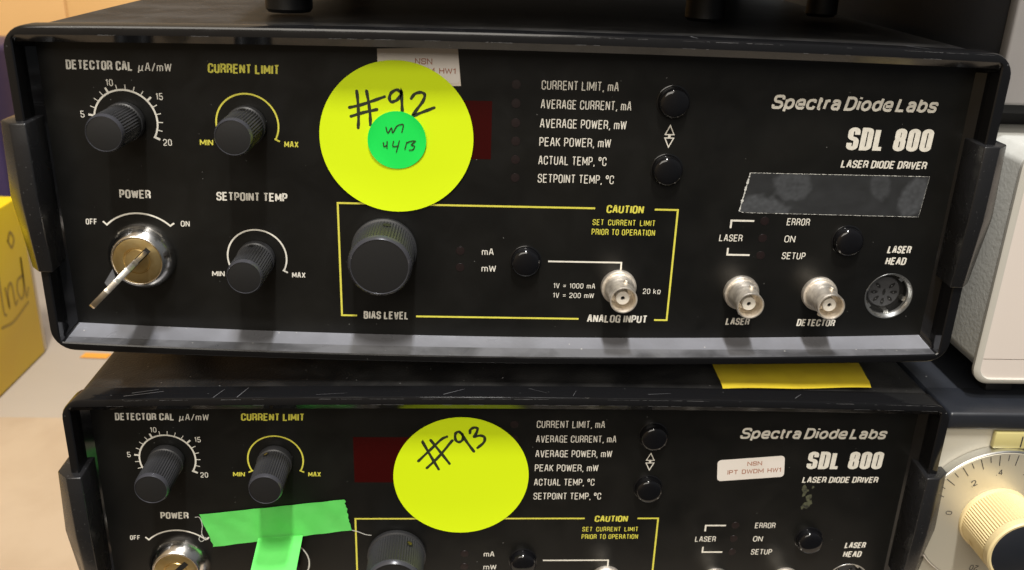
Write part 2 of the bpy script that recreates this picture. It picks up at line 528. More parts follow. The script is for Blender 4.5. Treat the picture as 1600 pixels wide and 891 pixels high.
def ring_loop(x0, x1, z0, z1, r, y, bt, bb, ns=26, nc=7, ytop=None, yside=None):
    """rounded rectangle, sides slightly bowed outwards like the real moulding"""
    pts = []

    def arc(cx, cz, a0):
        for i in range(nc + 1):
            a = math.radians(a0 + 90 * i / nc)
            pts.append((cx + r * math.cos(a), cz + r * math.sin(a)))
    arc(x1 - r, z1 - r, 0)
    for i in range(1, ns):
        pts.append((x1 - r + (x0 + r - x1 + r) * i / ns, z1))
    arc(x0 + r, z1 - r, 90)
    for q in SIDE_T:
        pts.append((x0, z1 - r + (z0 + r - z1 + r) * q))
    arc(x0 + r, z0 + r, 180)
    nb = len(pts)
    for i in range(1, ns):
        pts.append((x0 + r + (x1 - r - x0 - r) * i / ns, z0))
    arc(x1 - r, z0 + r, 270)
    for q in SIDE_T:
        pts.append((x1, z0 + r + (z1 - r - z0 - r) * q))
    out = []
    for x, z in pts:
        k = (z - z0) / (z1 - z0)
        yy = y if ytop is None or k < 0.985 else ytop
        if yside is not None and 0.02 < k < 0.98 and (x < x0 + .01 or x > x1 - .01):
            yy = yside
        out.append((x, yy, z + bow(x) * (bt * k - bb * (1 - k))))
    return out, nb


def knob_profile(R, h, skirt):
    return [(R * 1.03, 0.3), (R * 1.05, 0.8), (R * 1.05, skirt), (R * 1.0, skirt + 0.25), (R * 1.0, skirt + 0.3), (R * 1.0, h - 1.5), (R * 0.985, h - 1.45)]


def make_knob(root, c, R, h, skirt, n, screw_ang, screw_h, brass):
    mb = MB()
    pr = knob_profile(R, h, skirt)
    mb.lathe(pr, c[0], c[1], n, knurl=(4, 5, 0.30 if R < 8 else 0.34))
    k = mb.build('knob', M['knob'], root, smooth=28)
    e = MB()
    e.lathe([(R * 0.985, h - 1.46), (R * 0.985, h - 1.1), (R * 0.90, h), (R * 0.885, h), (R * 0.87, h - 0.25)], c[0], c[1], 72)
    e.build('edge_ring', M['capring'], k, smooth=40)
    d = MB()
    d.lathe([(R * 0.883, h - 0.2), (R * 0.80, h - 0.12), (0.0001, h - 0.10)], c[0], c[1], 64)
    d.build('end_cap', M['cap'], k)
    # threaded hole with its grub screw
    s = MB()
    a = math.radians(screw_ang)
    ux, uz = math.cos(a), math.sin(a)
    tx, tz = -uz, ux
    r0 = R * 1.0 + 0.07
    rad = 1.05 if R < 8 else 1.35
    ring, inner = [], []
    for i in range(20):
        b = 2 * math.pi * i / 20
        o = rad * math.cos(b)
        dz = rad * math.sin(b)
        drop = math.sqrt(max(0.0, (R * 1.0) ** 2 - o * o)) - R
        ring.append((c[0] + ux * (r0 + drop) + tx * o, -(screw_h + dz), c[1] + uz * (r0 + drop) + tz * o))
    s.add(ring, [tuple(range(20))], 0)
    if brass:
        for i in range(20):
            b = 2 * math.pi * i / 20
            o = rad * 0.62 * math.cos(b)
            dz = rad * 0.62 * math.sin(b) - 0.15
            inner.append((c[0] + ux * (r0 + 0.05) + tx * o, -(screw_h + dz), c[1] + uz * (r0 + 0.05) + tz * o))
        s.add(inner, [tuple(range(20))], 1)
    s.build('set_screw', [M['black'], M['brass']], k, smooth=0)
    return k


def make_driver(root, unit):
    # ---- bezel
    L = [ring_loop(-90.4, 202.8, -46.8, 52.1, 5.5, -3.0, 1.9, 3.0),
         ring_loop(-91.9, 204.3, -48.3, 53.6, 7.0, -3.0, 1.9, 3.0),
         ring_loop(-91.9, 204.3, -48.3, 53.6, 7.0, -10.3, 1.9, 3.0),
         ring_loop(-91.7, 204.1, -48.1, 53.4, 6.8, -10.8, 1.9, 3.0),
         ring_loop(-91.2, 203.6, -47.6, 52.9, 6.3, -11.0, 1.9, 3.0),
         ring_loop(-89.4, 201.2, -45.8, 51.0, 1.6, -11.0, 1.7, 3.25),
         ring_loop(-89.0, 200.8, -45.4, 50.6, 1.2, -10.7, 1.7, 3.25),
         ring_loop(-89.5, 201.3, -45.9, 48.9, 0.8, -5.5, 1.5, 2.1, ytop=-9.3, yside=-2.7),
         ring_loop(-87.4, 199.0, -43.2, 48.4, 0.6, -0.05, 0.8, 3.2)]
    mb = MB()
    n = len(L[0][0])
    nb = L[0][1]
    for lp, _ in L:
        mb.v += lp
    for i in range(len(L) - 1):
        for k in range(n):
            k2 = (k + 1) % n
            dusty = (i == 6) * 2 + (i == 7) if nb - 1 <= k <= nb + 25 else 0
            mb.f.append((i * n + k, (i + 1) * n + k, (i + 1) * n + k2, i * n + k2))
            mb.mi.append(dusty)
    mb.build('bezel', [M['bezel'], M['sill'], M['sillfront']], root, smooth=24)

    # ---- case behind it, open at the front, textured
    mb = MB()
    C = [ring_loop(-90.6, 203.0, -47.2, 52.6, 5.6, -3.2, 1.9, 2.9), ring_loop(-90.6, 203.0, -47.2, 52.6, 5.6, 30.0, 1.7, 2.4),
         ring_loop(-90.6, 203.0, -47.2, 52.8, 5.6, 262.0, 0.6, 0.0)]
    n = len(C[0][0])
    for lp, _ in C:
        mb.v += lp
    for i in range(2):
        for k in range(n):
            mb.f.append((i * n + k, (i + 1) * n + k, (i + 1) * n + (k + 1) % n, i * n + (k + 1) % n))
            mb.mi.append(0)
    mb.f.append(tuple(range(2 * n, 3 * n)))
    mb.mi.append(0)
    mb.build('case', M['case'], root, smooth=30)
    # feet
    bottom = -61.2 if unit == 1 else -62.2
    for fx in (-66, 178):
        for fy in (46, 225):
            f = MB()
            vs = []
            for r, z in ((7.5, -46.5), (7.5, bottom + 0.8), (6.9, bottom)):
                vs += [(fx + r * math.cos(2 * math.pi * k / 28), fy + r * math.sin(2 * math.pi * k / 28), z) for k in range(28)]
            fs = [(i * 28 + k, i * 28 + (k + 1) % 28, (i + 1) * 28 + (k + 1) % 28, (i + 1) * 28 + k) for i in range(2) for k in range(28)]
            fs.append(tuple(range(56, 84)))
            f.add(vs, fs)
            f.build('foot', M['foot'], root)

    # ---- side grips clipped over the bezel
    for mir in (0, 1):
        mb = MB()
        lev = []
        for z, D, xo, xc in ((26.2, 14.0, 208.4, 204.0), (2.3, 14.0, 209.3, 204.0), (-21.0, 12.2, 207.2, 203.4)):
            q = [(199.7, -0.3), (199.2, -D), (xc, -D), (xo, -D + 4.2), (xo, 7.0), (204.6, 7.0), (204.6, -0.3)]
            lev.append([((2 * XC - x) if mir else x, y, z) for x, y in q])
        n = 7
        vs = lev[0] + lev[1] + lev[2]
        fs = [(i * n + k, i * n + (k + 1) % n, (i + 1) * n + (k + 1) % n, (i + 1) * n + k) for i in range(2) for k in range(n)]
        fs += [tuple(range(n)), tuple(range(2 * n, 3 * n))]
        mb.add(vs, fs)
        mb.build('side_grip', M['grip'], root, bevel=(0.45, 2), smooth=50)

    # ---- front panel with the round socket hole
    bm = bmesh.new()
    rect = [bm.verts.new((x * MM, 0, z * MM)) for x, z in ((PX0, -48.5), (PX1, -48.5), (PX1, 51.0), (PX0, 51.0))]
    circ = [bm.verts.new(((DIN[0] + 7.95 * math.cos(2 * math.pi * k / 56)) * MM, 0, (DIN[1] + 7.95 * math.sin(2 * math.pi * k / 56)) * MM)) for k in range(56)]
    es = [bm.edges.new((rect[i], rect[(i + 1) % 4])) for i in range(4)] + [bm.edges.new((circ[i], circ[(i + 1) % 56])) for i in range(56)]
    bmesh.ops.triangle_fill(bm, use_beauty=True, use_dissolve=False, edges=es)
    kill = [f for f in bm.faces if (f.calc_center_median() - Vector((DIN[0] * MM, 0, DIN[1] * MM))).length < 7.6 * MM and all(v in circ for v in f.verts)]
    bmesh.ops.delete(bm, geom=kill, context='FACES_ONLY')
    for f in bm.faces:
        f.normal_update()
        if f.normal.y > 0:
            f.normal_flip()
    me = bpy.data.meshes.new('front_panel')
    bm.to_mesh(me)
    bm.free()
    me.materials.append(M['panel'])
    panel = bpy.data.objects.new('front_panel', me)
    SC.collection.objects.link(panel)
    panel.parent = root

    # ---- printed legends
    def leg(s, x0, x1, z, H, t, m='white', name='printed_legend', **k):
        b = MB()
        text(b, s, x0, x1, z, H, t, **k)
        return b.build(name, M[m], panel, smooth=0)

    B = dict(gap=0.07, rad=0.20, space=0.60, kz=0.84)
    leg('DETECTOR CAL', -79.5, -59.6, 40.0, 2.8, .54, shear=.07, **B)
    leg('uA/mW', -58.2, -48.1, 40.0, 2.55, .30, shear=.10, gap=.16)
    leg('CURRENT LIMIT', -37.5, -15.9, 40.0, 2.9, .56, 'yellow', shear=.07, **B)
    leg('POWER', -68.6, -58.7, 0.0, 2.85, .56, shear=.05, **B)
    leg('SETPOINT TEMP', -38.3, -15.8, -0.1, 2.85, .54, shear=.05, **B)
    leg('OFF', -80.3, -76.6, -9.0, 2.0, .30, shear=.08)
    leg('ON', -50.4, -47.4, -9.1, 2.0, .30, shear=.08)
    for c, m in ((CUR, 'yellow'), (SET, 'white')):
        leg('MIN', c[0] - 15.1, c[0] - 10.9, c[1] - 6.9, 2.0, .34, m, shear=.06, gap=.10)
        leg('MAX', c[0] + 10.9, c[0] + 15.4, c[1] - 6.9, 2.0, .34, m, shear=.06, gap=.10)
    for s, dx, dz, w in (('5', -12.9, 1.8, 1.15), ('10', -3.6, 11.6, 2.1), ('15', 10.9, 7.8, 2.1), ('20', 11.9, -6.4, 2.6)):
        leg(s, DET[0] + dx - w / 2, DET[0] + dx + w / 2, DET[1] + dz - 1.05, 2.1, .26, gap=.14)
    rows = [('CURRENT LIMIT, mA', 63.8, 87.7, 37.65), ('AVERAGE CURRENT, mA', 63.8, 92.1, 31.8), ('AVERAGE POWER, mW', 63.8, 91.0, 25.8),
            ('PEAK POWER, mW', 63.85, 86.5, 19.95), ('ACTUAL TEMP, *C', 63.8, 85.5, 14.0), ('SETPOINT TEMP, *C', 63.85, 88.3, 8.1)]
    for s, a, b_, z in rows:
        leg(s, a, b_, z, 2.85, .30, gap=.115, space=.5)
    b = MB()
    for apex, base in ((27.5, 24.6), (20.6, 23.5)):
        ribbon(b, [(104.9, apex), (103.5, base), (106.3, base)], .34, -.06, True)
    ribbon(b, [(104.9, 24.5), (104.9, 23.6)], .8, -.064)
    b.build('printed_arrows', M['white'], panel, smooth=0)
    leg('Spectra Diode Labs', 136.0, 189.6, 33.55, 4.45, .86, space=.22, name='printed_logo', font=GS, shear=.20, gap=.085, rad=.22)
    leg('SDL 800', 161.9, 189.8, 21.05, 7.3, 1.72, name='printed_model', shear=.03, gap=.07, space=.85, rad=.20, kz=.72)
    leg('LASER DIODE DRIVER', 161.3, 189.6, 15.25, 2.55, .50, shear=.10, **B)
    leg('ERROR', 146.5, 154.2, -4.55, 2.45, .29, shear=.04, gap=.13)
    leg('ON', 146.5, 150.2, -10.5, 2.45, .29, shear=.04, gap=.13)
    leg('SETUP', 146.5, 154.5, -16.4, 2.45, .29, shear=.04, gap=.13)
    leg('LASER', 124.7, 132.5, -10.5, 2.4, .29, shear=.04, gap=.13)
    b = MB()
    ribbon(b, [(128.05, -5.9), (128.05, -3.3), (135.6, -3.3)], .62, -.06)
    ribbon(b, [(128.05, -12.8), (128.05, -15.2), (135.6, -15.2)], .62, -.06)
    b.build('printed_bracket', M['white'], panel, smooth=0)
    leg('LASER', 181.9, 190.1, -13.6, 2.65, .54, shear=.12, **B)
    leg('HEAD', 181.9, 189.2, -17.7, 2.65, .54, shear=.12, **B)
    leg('LASER', 130.4, 138.8, -40.65, 2.6, .52, shear=.10, **B)
    leg('DETECTOR', 155.1, 168.6, -40.7, 2.6, .52, shear=.10, **B)
    leg('BIAS LEVEL', 7.2, 22.4, -40.5, 2.85, .56, shear=.04, **B)
    leg('ANALOG INPUT', 82.7, 103.4, -40.5, 2.85, .55, shear=.06, **B)
    leg('CAUTION', 86.6, 98.9, -1.6, 2.7, .54, 'yellow', shear=.06, **B)
    leg('SET CURRENT LIMIT', 82.4, 103.0, -5.8, 2.0, .24, 'yellow', gap=.16, space=1.0)
    leg('PRIOR TO OPERATION', 82.3, 103.2, -9.15, 2.1, .26, 'yellow', gap=.13, space=.6)
    leg('mA', 46.5, 50.4, -16.95, 2.35, .29, gap=.14)
    leg('mW', 46.5, 51.3, -22.8, 2.35, .29, gap=.14)
    leg('1V = 1000 mA', 70.7, 84.7, -28.2, 1.85, .21, gap=.15, space=.7)
    leg('1V = 200 mW', 70.7, 84.5, -31.65, 1.85, .21, gap=.15, space=.7)
    leg('20 kw', 101.0, 107.0, -29.75, 1.95, .22, gap=.16)
    b = MB()
    ribbon(b, [(82.9, -.1), (0, -.1), (0, -39.3), (5.0, -39.3)], .62, -.06)
    ribbon(b, [(102.4, -.1), (110.0, -.1), (110.0, -39.3), (105.7, -39.3)], .62, -.06)
    ribbon(b, [(24.8, -39.3), (79.8, -39.3)], .62, -.06)
    b.build('printed_frame', M['yellow'], panel, smooth=0)
    b = MB()
    ribbon(b, [(68.5, -18.7), (92.9, -18.7), (92.9, -21.2)], .55, -.06)
    b.build('printed_line', M['white'], panel, smooth=0)
    # scales round the knobs
    b = MB()
    ribbon(b, arc_pts(*DET, 9.5, 212, -31), .55, -.06)
    a_end = -30
    for k in range(-3, 15):
        a = 171.1 - 14.35 * k if k >= 0 else 171.1 + 14.35 * -k
        major = k in (0, 4, 9, 14)
        if a < -31:
            continue
        if k == 4:
            a = 116.7
        ribbon(b, [polar(*DET, 9.55, a), polar(*DET, 11.15 if not major else 11.25, a)], .26 if not major else .62, -.064)
    ribbon(b, [polar(*DET, 9.2, -31), polar(*DET, 11.1, -30)], .6, -.066)
    b.build('printed_scale', M['white'], panel, smooth=0)
    for c, m in ((CUR, 'yellow'), (SET, 'white')):
        b = MB()
        ribbon(b, arc_pts(*c, 9.5, 209, -28), .52, -.06)
        ribbon(b, [polar(*c, 9.1, -28), polar(*c, 10.9, -28)], .52, -.064)
        ribbon(b, [polar(*c, 9.1, 208), polar(*c, 10.9, 208)], .52, -.064)
        b.build('printed_scale', M[m], panel, smooth=0)
    b = MB()
    ribbon(b, [polar(*POW, 16.0, 134)] + arc_pts(*POW, 14.4, 134, 46, 30) + [polar(*POW, 16.0, 45)], .55, -.06)
    b.build('printed_scale', M['white'], panel, smooth=0)

    # ---- red display window and indicator lamps
    b = MB()
    b.poly([(0.2, 15.3), (48.7, 15.3), (48.7, 33.7), (0.2, 33.7)], -.05)
    b.build('display_window', M['display'], root, smooth=0)
    for x, z in [(56.0, 39.0), (56.1, 33.2), (56.2, 27.1), (56.4, 21.3), (56.5, 15.4), (56.6, 9.5), (39.4, -15.6), (39.4, -21.4), (139.1, -3.3), (139.2, -9.2), (139.3, -15.2)]:
        b = MB()
        b.lathe([(1.45, 0.02), (1.4, 0.10), (0.0001, 0.13)], x, z, 20)
        b.build('indicator_lamp', M['led'], root)

    # ---- knobs
    sc1 = {1: ((12, 90, 95, 82), False), 2: ((165, 110, 95, 60), True)}[unit]
    brass = sc1[1]
    make_knob(root, DET, 5.75, 18.5, 3.2, 84, sc1[0][0], 4.6, False)
    make_knob(root, CUR, 5.75, 18.6, 3.2, 84, sc1[0][1], 5.2, brass)
    make_knob(root, SET, 5.75, 18.5, 3.2, 84, sc1[0][2], 4.8, False)
    make_knob(root, BIAS, 10.1, 17.6, 2.2, 130, sc1[0][3], 6.0, brass)

    # ---- key switch
    b = MB()
    b.lathe([(10.9, 0.05), (10.9, .6), (10.75, 1.4), (10.3, 2.6), (9.5, 3.9), (8.7, 4.8), (8.15, 5.25), (7.9, 5.3), (7.7, 5.15), (7.65, 4.6)], *POW, 72)
    lk = b.build('key_switch', M['chrome'], root, smooth=50)
    b = MB()
    b.lathe([(7.64, 4.6), (7.5, 4.95), (7.0, 5.05), (4.4, 5.05), (4.2, 4.75), (3.9, 4.75), (3.7, 5.05), (0.0001, 5.08)], *POW, 64)
    cy = b.build('lock_cylinder', M['brass'], lk, smooth=30)
    d = Vector((0.7071, 0.7071))
    nrm = Vector((-0.7071, 0.7071))
    b = MB()
    c = Vector(POW)
    q = [c + d * e + nrm * w for e, w in ((-4.9, -.95), (5.6, -.95), (5.6, .95), (-4.9, .95))]
    b.poly([(p.x, p.y) for p in q], -5.12)
    b.build('key_slot', M['black'], lk, smooth=0)

    # ---- push buttons
    for x, z in BUTTONS:
        b = MB()
        b.lathe([(4.72, 0.1), (4.72, 2.35), (4.66, 2.75), (4.48, 3.12), (4.15, 3.42), (3.7, 3.60), (3.0, 3.74), (2.0, 3.84), (1.0, 3.90), (0.0001, 3.92)], x, z, 56)
        pb = b.build('push_button', M['button'], root, smooth=50)
        b = MB()
        b.lathe([(5.25, 0.02), (5.25, .3), (5.0, .42), (4.8, .42), (4.75, .1)], x, z, 48)
        b.build('button_collar', M['bezel'], pb)

    # ---- coaxial sockets
    for x, z in TUBES:
        b = MB()
        b.lathe([(5.95, 0.02), (5.95, 1.5), (5.75, 1.85), (5.15, 1.95), (4.95, 2.3), (4.8, 5.0), (4.62, 5.5), (4.45, 6.2), (4.4, 10.6), (4.5, 11.0), (4.5, 12.2), (4.4, 12.5), (4.05, 12.5), (3.95, 12.2), (3.9, 5.0), (0.0001, 5.0)], x, z, 56)
        for a in (75, 255):
            ux, uz = math.cos(math.radians(a)), math.sin(math.radians(a))
            vs = []
            for rr, hh in ((4.2, 0.95), (5.25, 0.95), (5.4, 0.75)):
                for k in range(14):
                    w = 2 * math.pi * k / 14
                    vs.append((x + ux * rr - uz * hh * math.cos(w), -(7.3 + hh * math.sin(w)), z + uz * rr + ux * hh * math.cos(w)))
            fs = [(i * 14 + k, i * 14 + (k + 1) % 14, (i + 1) * 14 + (k + 1) % 14, (i + 1) * 14 + k) for i in range(2) for k in range(14)] + [tuple(range(28, 42))]
            b.add(vs, fs)
        cs = b.build('coaxial_socket', M['nickel'], root, smooth=40)
        b = MB()
        b.lathe([(2.25, 5.0), (2.25, 10.4), (2.1, 10.6), (0.75, 10.6), (0.7, 10.4), (0.68, 8.5)], x, z, 36)
        b.build('insulator', M['insul'], cs)
        b = MB()
        b.lathe([(0.7, 8.6), (0.45, 10.2), (0.0001, 9.2)], x, z, 20)
        b.build('centre_contact', M['black'], cs)

    # ---- round multi-pin socket, recessed
    b = MB()
    b.lathe([(8.25, 0.04), (8.2, 0.16), (7.9, 0.12), (7.35, -1.1), (7.2, -1.3), (7.15, -2.4)], *DIN, 64, cap=False)
    ds = b.build('round_socket', M['silver'], root, smooth=40)
    b = MB()
    b.lathe([(7.05, -4.6), (5.55, -4.6), (5.5, -4.2), (5.3, -4.0), (0.0001, -3.9)], *DIN, 56, mi=0)
    b.build('socket_insert', M['insert'], ds)
    b = MB()
    n = 40
    vs = [(DIN[0] + r * math.cos(2 * math.pi * k / n), y, DIN[1] + r * math.sin(2 * math.pi * k / n)) for r, y in ((5.6, 4.45), (7.14, 4.45), (7.14, 2.42)) for k in range(n)]
    b.add(vs, [(i * n + k, i * n + (k + 1) % n, (i + 1) * n + (k + 1) % n, (i + 1) * n + k) for i in range(2) for k in range(n)])
    b.build('insulating_ring', M['black'], ds, smooth=0)
    for a in (50, -15, -80, -140, 165):
        t = MB()
        u = Vector((math.cos(math.radians(a)), math.sin(math.radians(a))))
        w = Vector((-u.y, u.x))
        q = [Vector(DIN) + u * r + w * s for r, s in ((6.3, -.8), (7.1, -.8), (7.1, .8), (6.3, .8))]
        t.poly([(p.x, p.y) for p in q], 2.3, 2.1)
        t.build('contact_tab', M['silver'], ds, smooth=0)
    b = MB()
    for k in range(7):
        a = math.radians(270 + (k - 3) * 45)
        u = Vector((math.cos(a), math.sin(a)))
        w = Vector((-u.y, u.x))
        cc = Vector(DIN) + u * 3.4
        q = [cc + u * e + w * s for e, s in ((-1.2, -.25), (-.35, -.55), (.35, -.55), (1.2, -.25), (1.2, .25), (.35, .55), (-.35, .55), (-1.2, .25))]
        b.poly([(p.x, p.y) for p in q], 3.84)
        b.disc(cc.x - .1, cc.y - .1, .22, 3.80, 10, mi=1)
    b.poly([(DIN[0] + e, DIN[1] + s) for e, s in ((-.3, -1.1), (.3, -1.1), (.55, 0), (.3, 1.1), (-.3, 1.1), (-.55, 0))], 3.84)
    b.build('pin_holes', [M['black'], M['silver']], ds, smooth=0)
    return panel


GRP = "black laser diode drivers stacked in the middle"
unit1 = thing('laser_diode_driver', "upper black laser diode driver wearing the yellow #92 sticker and a key in its switch", 'instrument', W(0, 0, 0), 0.0, GRP)
panel1 = make_driver(unit1, 1)
U2 = W(3.0165, -7.2105, -115.7934)
unit2 = thing('laser_diode_driver', "lower black laser diode driver wearing the yellow #93 sticker and green tape", 'instrument', U2, 0.0117805, GRP)
panel2 = make_driver(unit2, 2)


# ------------------------------------------------------------------ stickers and tape
def round_sticker(root, name, cx, cz, r, m, y, label, curl=0.0):
    b = MB()
    n = 96
    vs, fs = [], []
    rings = [0.0001, .3, .6, .8, .92, 1.0]
    for f in rings:
        for k in range(n):
            a = 2 * math.pi * k / n
            lift = curl * max(0, f - .6) ** 2 * (1 + .8 * math.sin(2 * a + 1.2))
            vs.append((cx + r * f * math.cos(a), y - lift, cz + r * f * math.sin(a)))
    for i in range(len(rings) - 1):
        fs += [(i * n + k, (i + 1) * n + k, (i + 1) * n + (k + 1) % n, i * n + (k + 1) % n) for k in range(n)]
    for k in range(n):
        a = 2 * math.pi * k / n
        vs.append((cx + r * math.cos(a), vs[(len(rings) - 1) * n + k][1] + .12, cz + r * math.sin(a)))
    i = len(rings) - 1
    fs += [(i * n + k, (i + 1) * n + k, (i + 1) * n + (k + 1) % n, i * n + (k + 1) % n) for k in range(n)]
    b.add(vs, fs)
    o = b.build(name, M[m], root, smooth=40)
    o["label"] = label
    return o


def smooth_path(pts, k=5):
    """Catmull-Rom through the points"""
    if len(pts) < 3:
        return pts
    P = [Vector(p) for p in pts]
    P = [P[0] * 2 - P[1]] + P + [P[-1] * 2 - P[-2]]
    out = []
    for i in range(1, len(P) - 2):
        for j in range(k):
            t = j / k
            a, b_, c, d = P[i - 1], P[i], P[i + 1], P[i + 2]
            q = 0.5 * ((2 * b_) + (c - a) * t + (2 * a - 5 * b_ + 4 * c - d) * t * t + (3 * b_ - a - 3 * c + d) * t ** 3)
            out.append((q.x, q.y))
    out.append(tuple(P[-2]))
    return out


def handwriting(parent, strokes, width, y):
    b = MB()
    for i, s in enumerate(strokes):
        p = smooth_path(s)
        wv = [1.0 + .12 * math.sin(3.1 * j * .35 + i) for j in range(len(p))]
        ribbon(b, p, width, y - .004 * i, caps=True, wvar=wv)
    return b.build('handwriting', M['marker'], parent, smooth=0)


H92 = [[(7.2, 35.8), (7.5, 31.7), (7.5, 27.2), (7.3, 24.5)], [(10.2, 35.9), (10.8, 31.8), (11.1, 28.4), (11.1, 25.5)], [(4.8, 30.7), (8.3, 31.6), (12.2, 33.0), (15.6, 34.3)], [(5.2, 28.0), (8.8, 29.2), (13.2, 30.3)], [(20.8, 35.6), (19.4, 36.5), (17.7, 35.5), (17.1, 33.9), (17.7, 32.8), (19.4, 33.4), (20.6, 35.0), (20.8, 36.1), (20.9, 33.1), (21.0, 29.8)], [(23.8, 34.0), (24.9, 35.4), (26.8, 35.9), (27.9, 35.2), (27.4, 33.3), (25.4, 30.5), (24.3, 28.7), (27.1, 29.8), (30.8, 31.3)]]
HG = [[(15.9, 25.0), (16.5, 23.2), (17.6, 24.8), (18.0, 23.3), (19.3, 25.4), (20.9, 26.0), (21.3, 25.6), (20.8, 23.5)], [(15.0, 20.1), (15.2, 18.9), (16.1, 19.3)], [(16.2, 20.5), (16.1, 18.4)], [(18.2, 20.6), (18.0, 19.0), (19.7, 19.2)], [(20.0, 20.8), (19.0, 17.2)], [(22.3, 20.4), (21.7, 18.2)], [(22.5, 20.3), (23.4, 20.7), (25.0, 20.8), (23.7, 19.6), (24.7, 19.2), (24.2, 18.1), (23.1, 17.9)]]
H93 = [[(23.9, 32.7), (26.7, 27.0), (29.8, 21.0)], [(27.0, 32.8), (30.3, 28.1), (33.6, 23.3)], [(22.7, 24.3), (27.2, 29.3), (30.7, 33.1), (32.6, 34.2)], [(25.7, 21.5), (29.8, 26.1), (34.5, 32.7)], [(38.0, 35.1), (36.7, 36.2), (35.6, 35.4), (35.6, 33.1), (36.7, 32.1), (38.0, 32.8), (38.2, 34.5), (37.7, 35.4), (39.7, 31.9), (42.1, 28.3)], [(40.6, 35.7), (40.8, 37.1), (42.1, 37.9), (43.2, 37.4), (42.7, 35.4), (42.1, 34.3), (44.2, 34.7), (45.7, 34.0), (45.5, 32.0), (43.4, 29.8)]]

s92 = round_sticker(unit1, 'round_sticker', 19.2, 21.5, 23.9, 'fluo', -0.55, "large fluorescent yellow round sticker hand-lettered #92", curl=1.6)
handwriting(s92, H92, .95, -.60)
sg = round_sticker(unit1, 'round_sticker', 19.3, 20.9, 9.1, 'fluogreen', -0.80, "small green round sticker with scribbled writing on the yellow one", curl=2.2)
handwriting(sg, HG, .34, -1.02)
s93 = round_sticker(unit2, 'round_sticker', 37.8, 18.0, 23.9, 'fluo', -0.35, "large fluorescent yellow round sticker hand-lettered #93", curl=1.2)
handwriting(s93, H93, 1.0, -.40)


def rounded_poly(corners, r):
    return fillet([(x, z, 1) for x, z in corners], True, r)


# paper label behind the #92 sticker
b = MB()
b.poly([(13.6, 48.6), (37.9, 49.7), (39.0, 38.1), (13.7, 36.9)], -.14, .1)
lab = b.build('paper_label', M['cream'], unit1, smooth=0)
lab["label"] = "cream paper label half hidden behind the yellow sticker"
b = MB()
b.poly(rounded_poly([(13.9, 47.3), (38.0, 48.0), (38.7, 38.9), (14.2, 38.3)], 1.3), -.20, .05)
b.build('label_face', M['paper'], lab, smooth=0)
KF = dict(gap=.16, rad=.22, caps=True)
b = MB()
text(b, 'NSN', 25.0, 30.2, 44.35, 1.75, .26, y=-.24, **KF)
text(b, 'IPT DWDM HW1', 17.6, 37.4, 41.7, 1.65, .26, y=-.24, space=.7, **KF)
b.build('label_print', M['brown'], lab, smooth=0)

# paper label on the lower unit, slightly turned
b = MB()
b.poly(rounded_poly([(129.2, 24.6), (153.4, 26.7), (154.3, 17.9), (130.0, 15.9)], 1.4), -.14, .1)
lab2 = b.build('paper_label', M['paper'], unit2, smooth=0)
lab2["label"] = "white paper label with rounded corners and brown print"
rot3 = math.radians(3.6)


def tilt(x, z, c=(142.0, 21.3)):
    dx, dz = x - c[0], z - c[1]
    return (c[0] + dx * math.cos(rot3) - dz * math.sin(rot3), c[1] + dx * math.sin(rot3) + dz * math.cos(rot3))


b = MB()
text(b, 'NSN', 140.3, 145.6, 22.55, 1.7, .26, y=-.19, xf=tilt, **KF)
text(b, 'IPT DWDM HW1', 133.3, 152.8, 19.3, 1.8, .26, y=-.19, space=.7, xf=tilt, **KF)
b.build('label_print', M['brown'], lab2, smooth=0)

# clear tape over the panel, with finger marks under it and ragged white edges
cor = [Vector((130.9, 1.4)), Vector((132.2, 12.9)), Vector((191.1, 12.9)), Vector((190.1, -0.8)), Vector((131.7, -0.6)), Vector((129.8, 0.2))]
nx, nz = 120, 34
blobs = [((137.5, -1.0), (10.5, 6.6), -.15, .85), ((146.5, 9.2), (6.6, 5.6), -.35, .70), ((175.3, 9.6), (3.4, 5.4), .25, .50), ((187.2, 6.0), (4.6, 7.2), -.3, .80), ((160, 5), (14, 3), .1, .10)]
b = MB()
vs, val = [], []
for j in range(nz + 1):
    for i in range(nx + 1):
        u, w_ = i / nx, j / nz
        lo = Vector((130.0, -.3)).lerp(Vector((190.1, -.8)), u)
        hi = Vector((132.2, 12.9)).lerp(Vector((191.1, 12.9)), u)
        p = lo.lerp(hi, w_)
        vs.append((p.x, -.16, p.y))
        s = .06 + .10 * noise.noise(Vector((p.x * .25, p.y * .25, 3)))
        for (cx, cz), (rx, rz), an, am in blobs:
            dx, dz = p.x - cx, p.y - cz
            e = math.hypot((dx * math.cos(an) + dz * math.sin(an)) / rx, (-dx * math.sin(an) + dz * math.cos(an)) / rz)
            e += .22 * noise.noise(Vector((p.x * .5, p.y * .5, 9)))
            k = max(0.0, min(1.0, (1.10 - e) / .34))
            s = max(s, am * k * (.55 + .30 * e + .35 * noise.noise(Vector((p.x * .9, p.y * .9, 1)))))
        val.append(max(0, min(1, s)))
b.add(vs, [(j * (nx + 1) + i, j * (nx + 1) + i + 1, (j + 1) * (nx + 1) + i + 1, (j + 1) * (nx + 1) + i) for j in range(nz) for i in range(nx)])
tp = b.build('clear_tape', M['patch'], unit1, smooth=0)
tp["label"] = "strip of clear tape with finger marks and ragged white edges"
at = tp.data.attributes.new("smudge", 'FLOAT', 'POINT')
at.data.foreach_set("value", val)
b = MB()
edges = [((130.2, .2), (132.2, 12.8), .55, 1.0), ((132.0, 12.9), (191.1, 12.95), .16, 1.0), ((191.1, 12.8), (190.1, -.7), .13, .6), ((190.1, -.75), (131.0, -.45), .16, .8), ((131.6, -.5), (129.9, .25), .3, .6)]
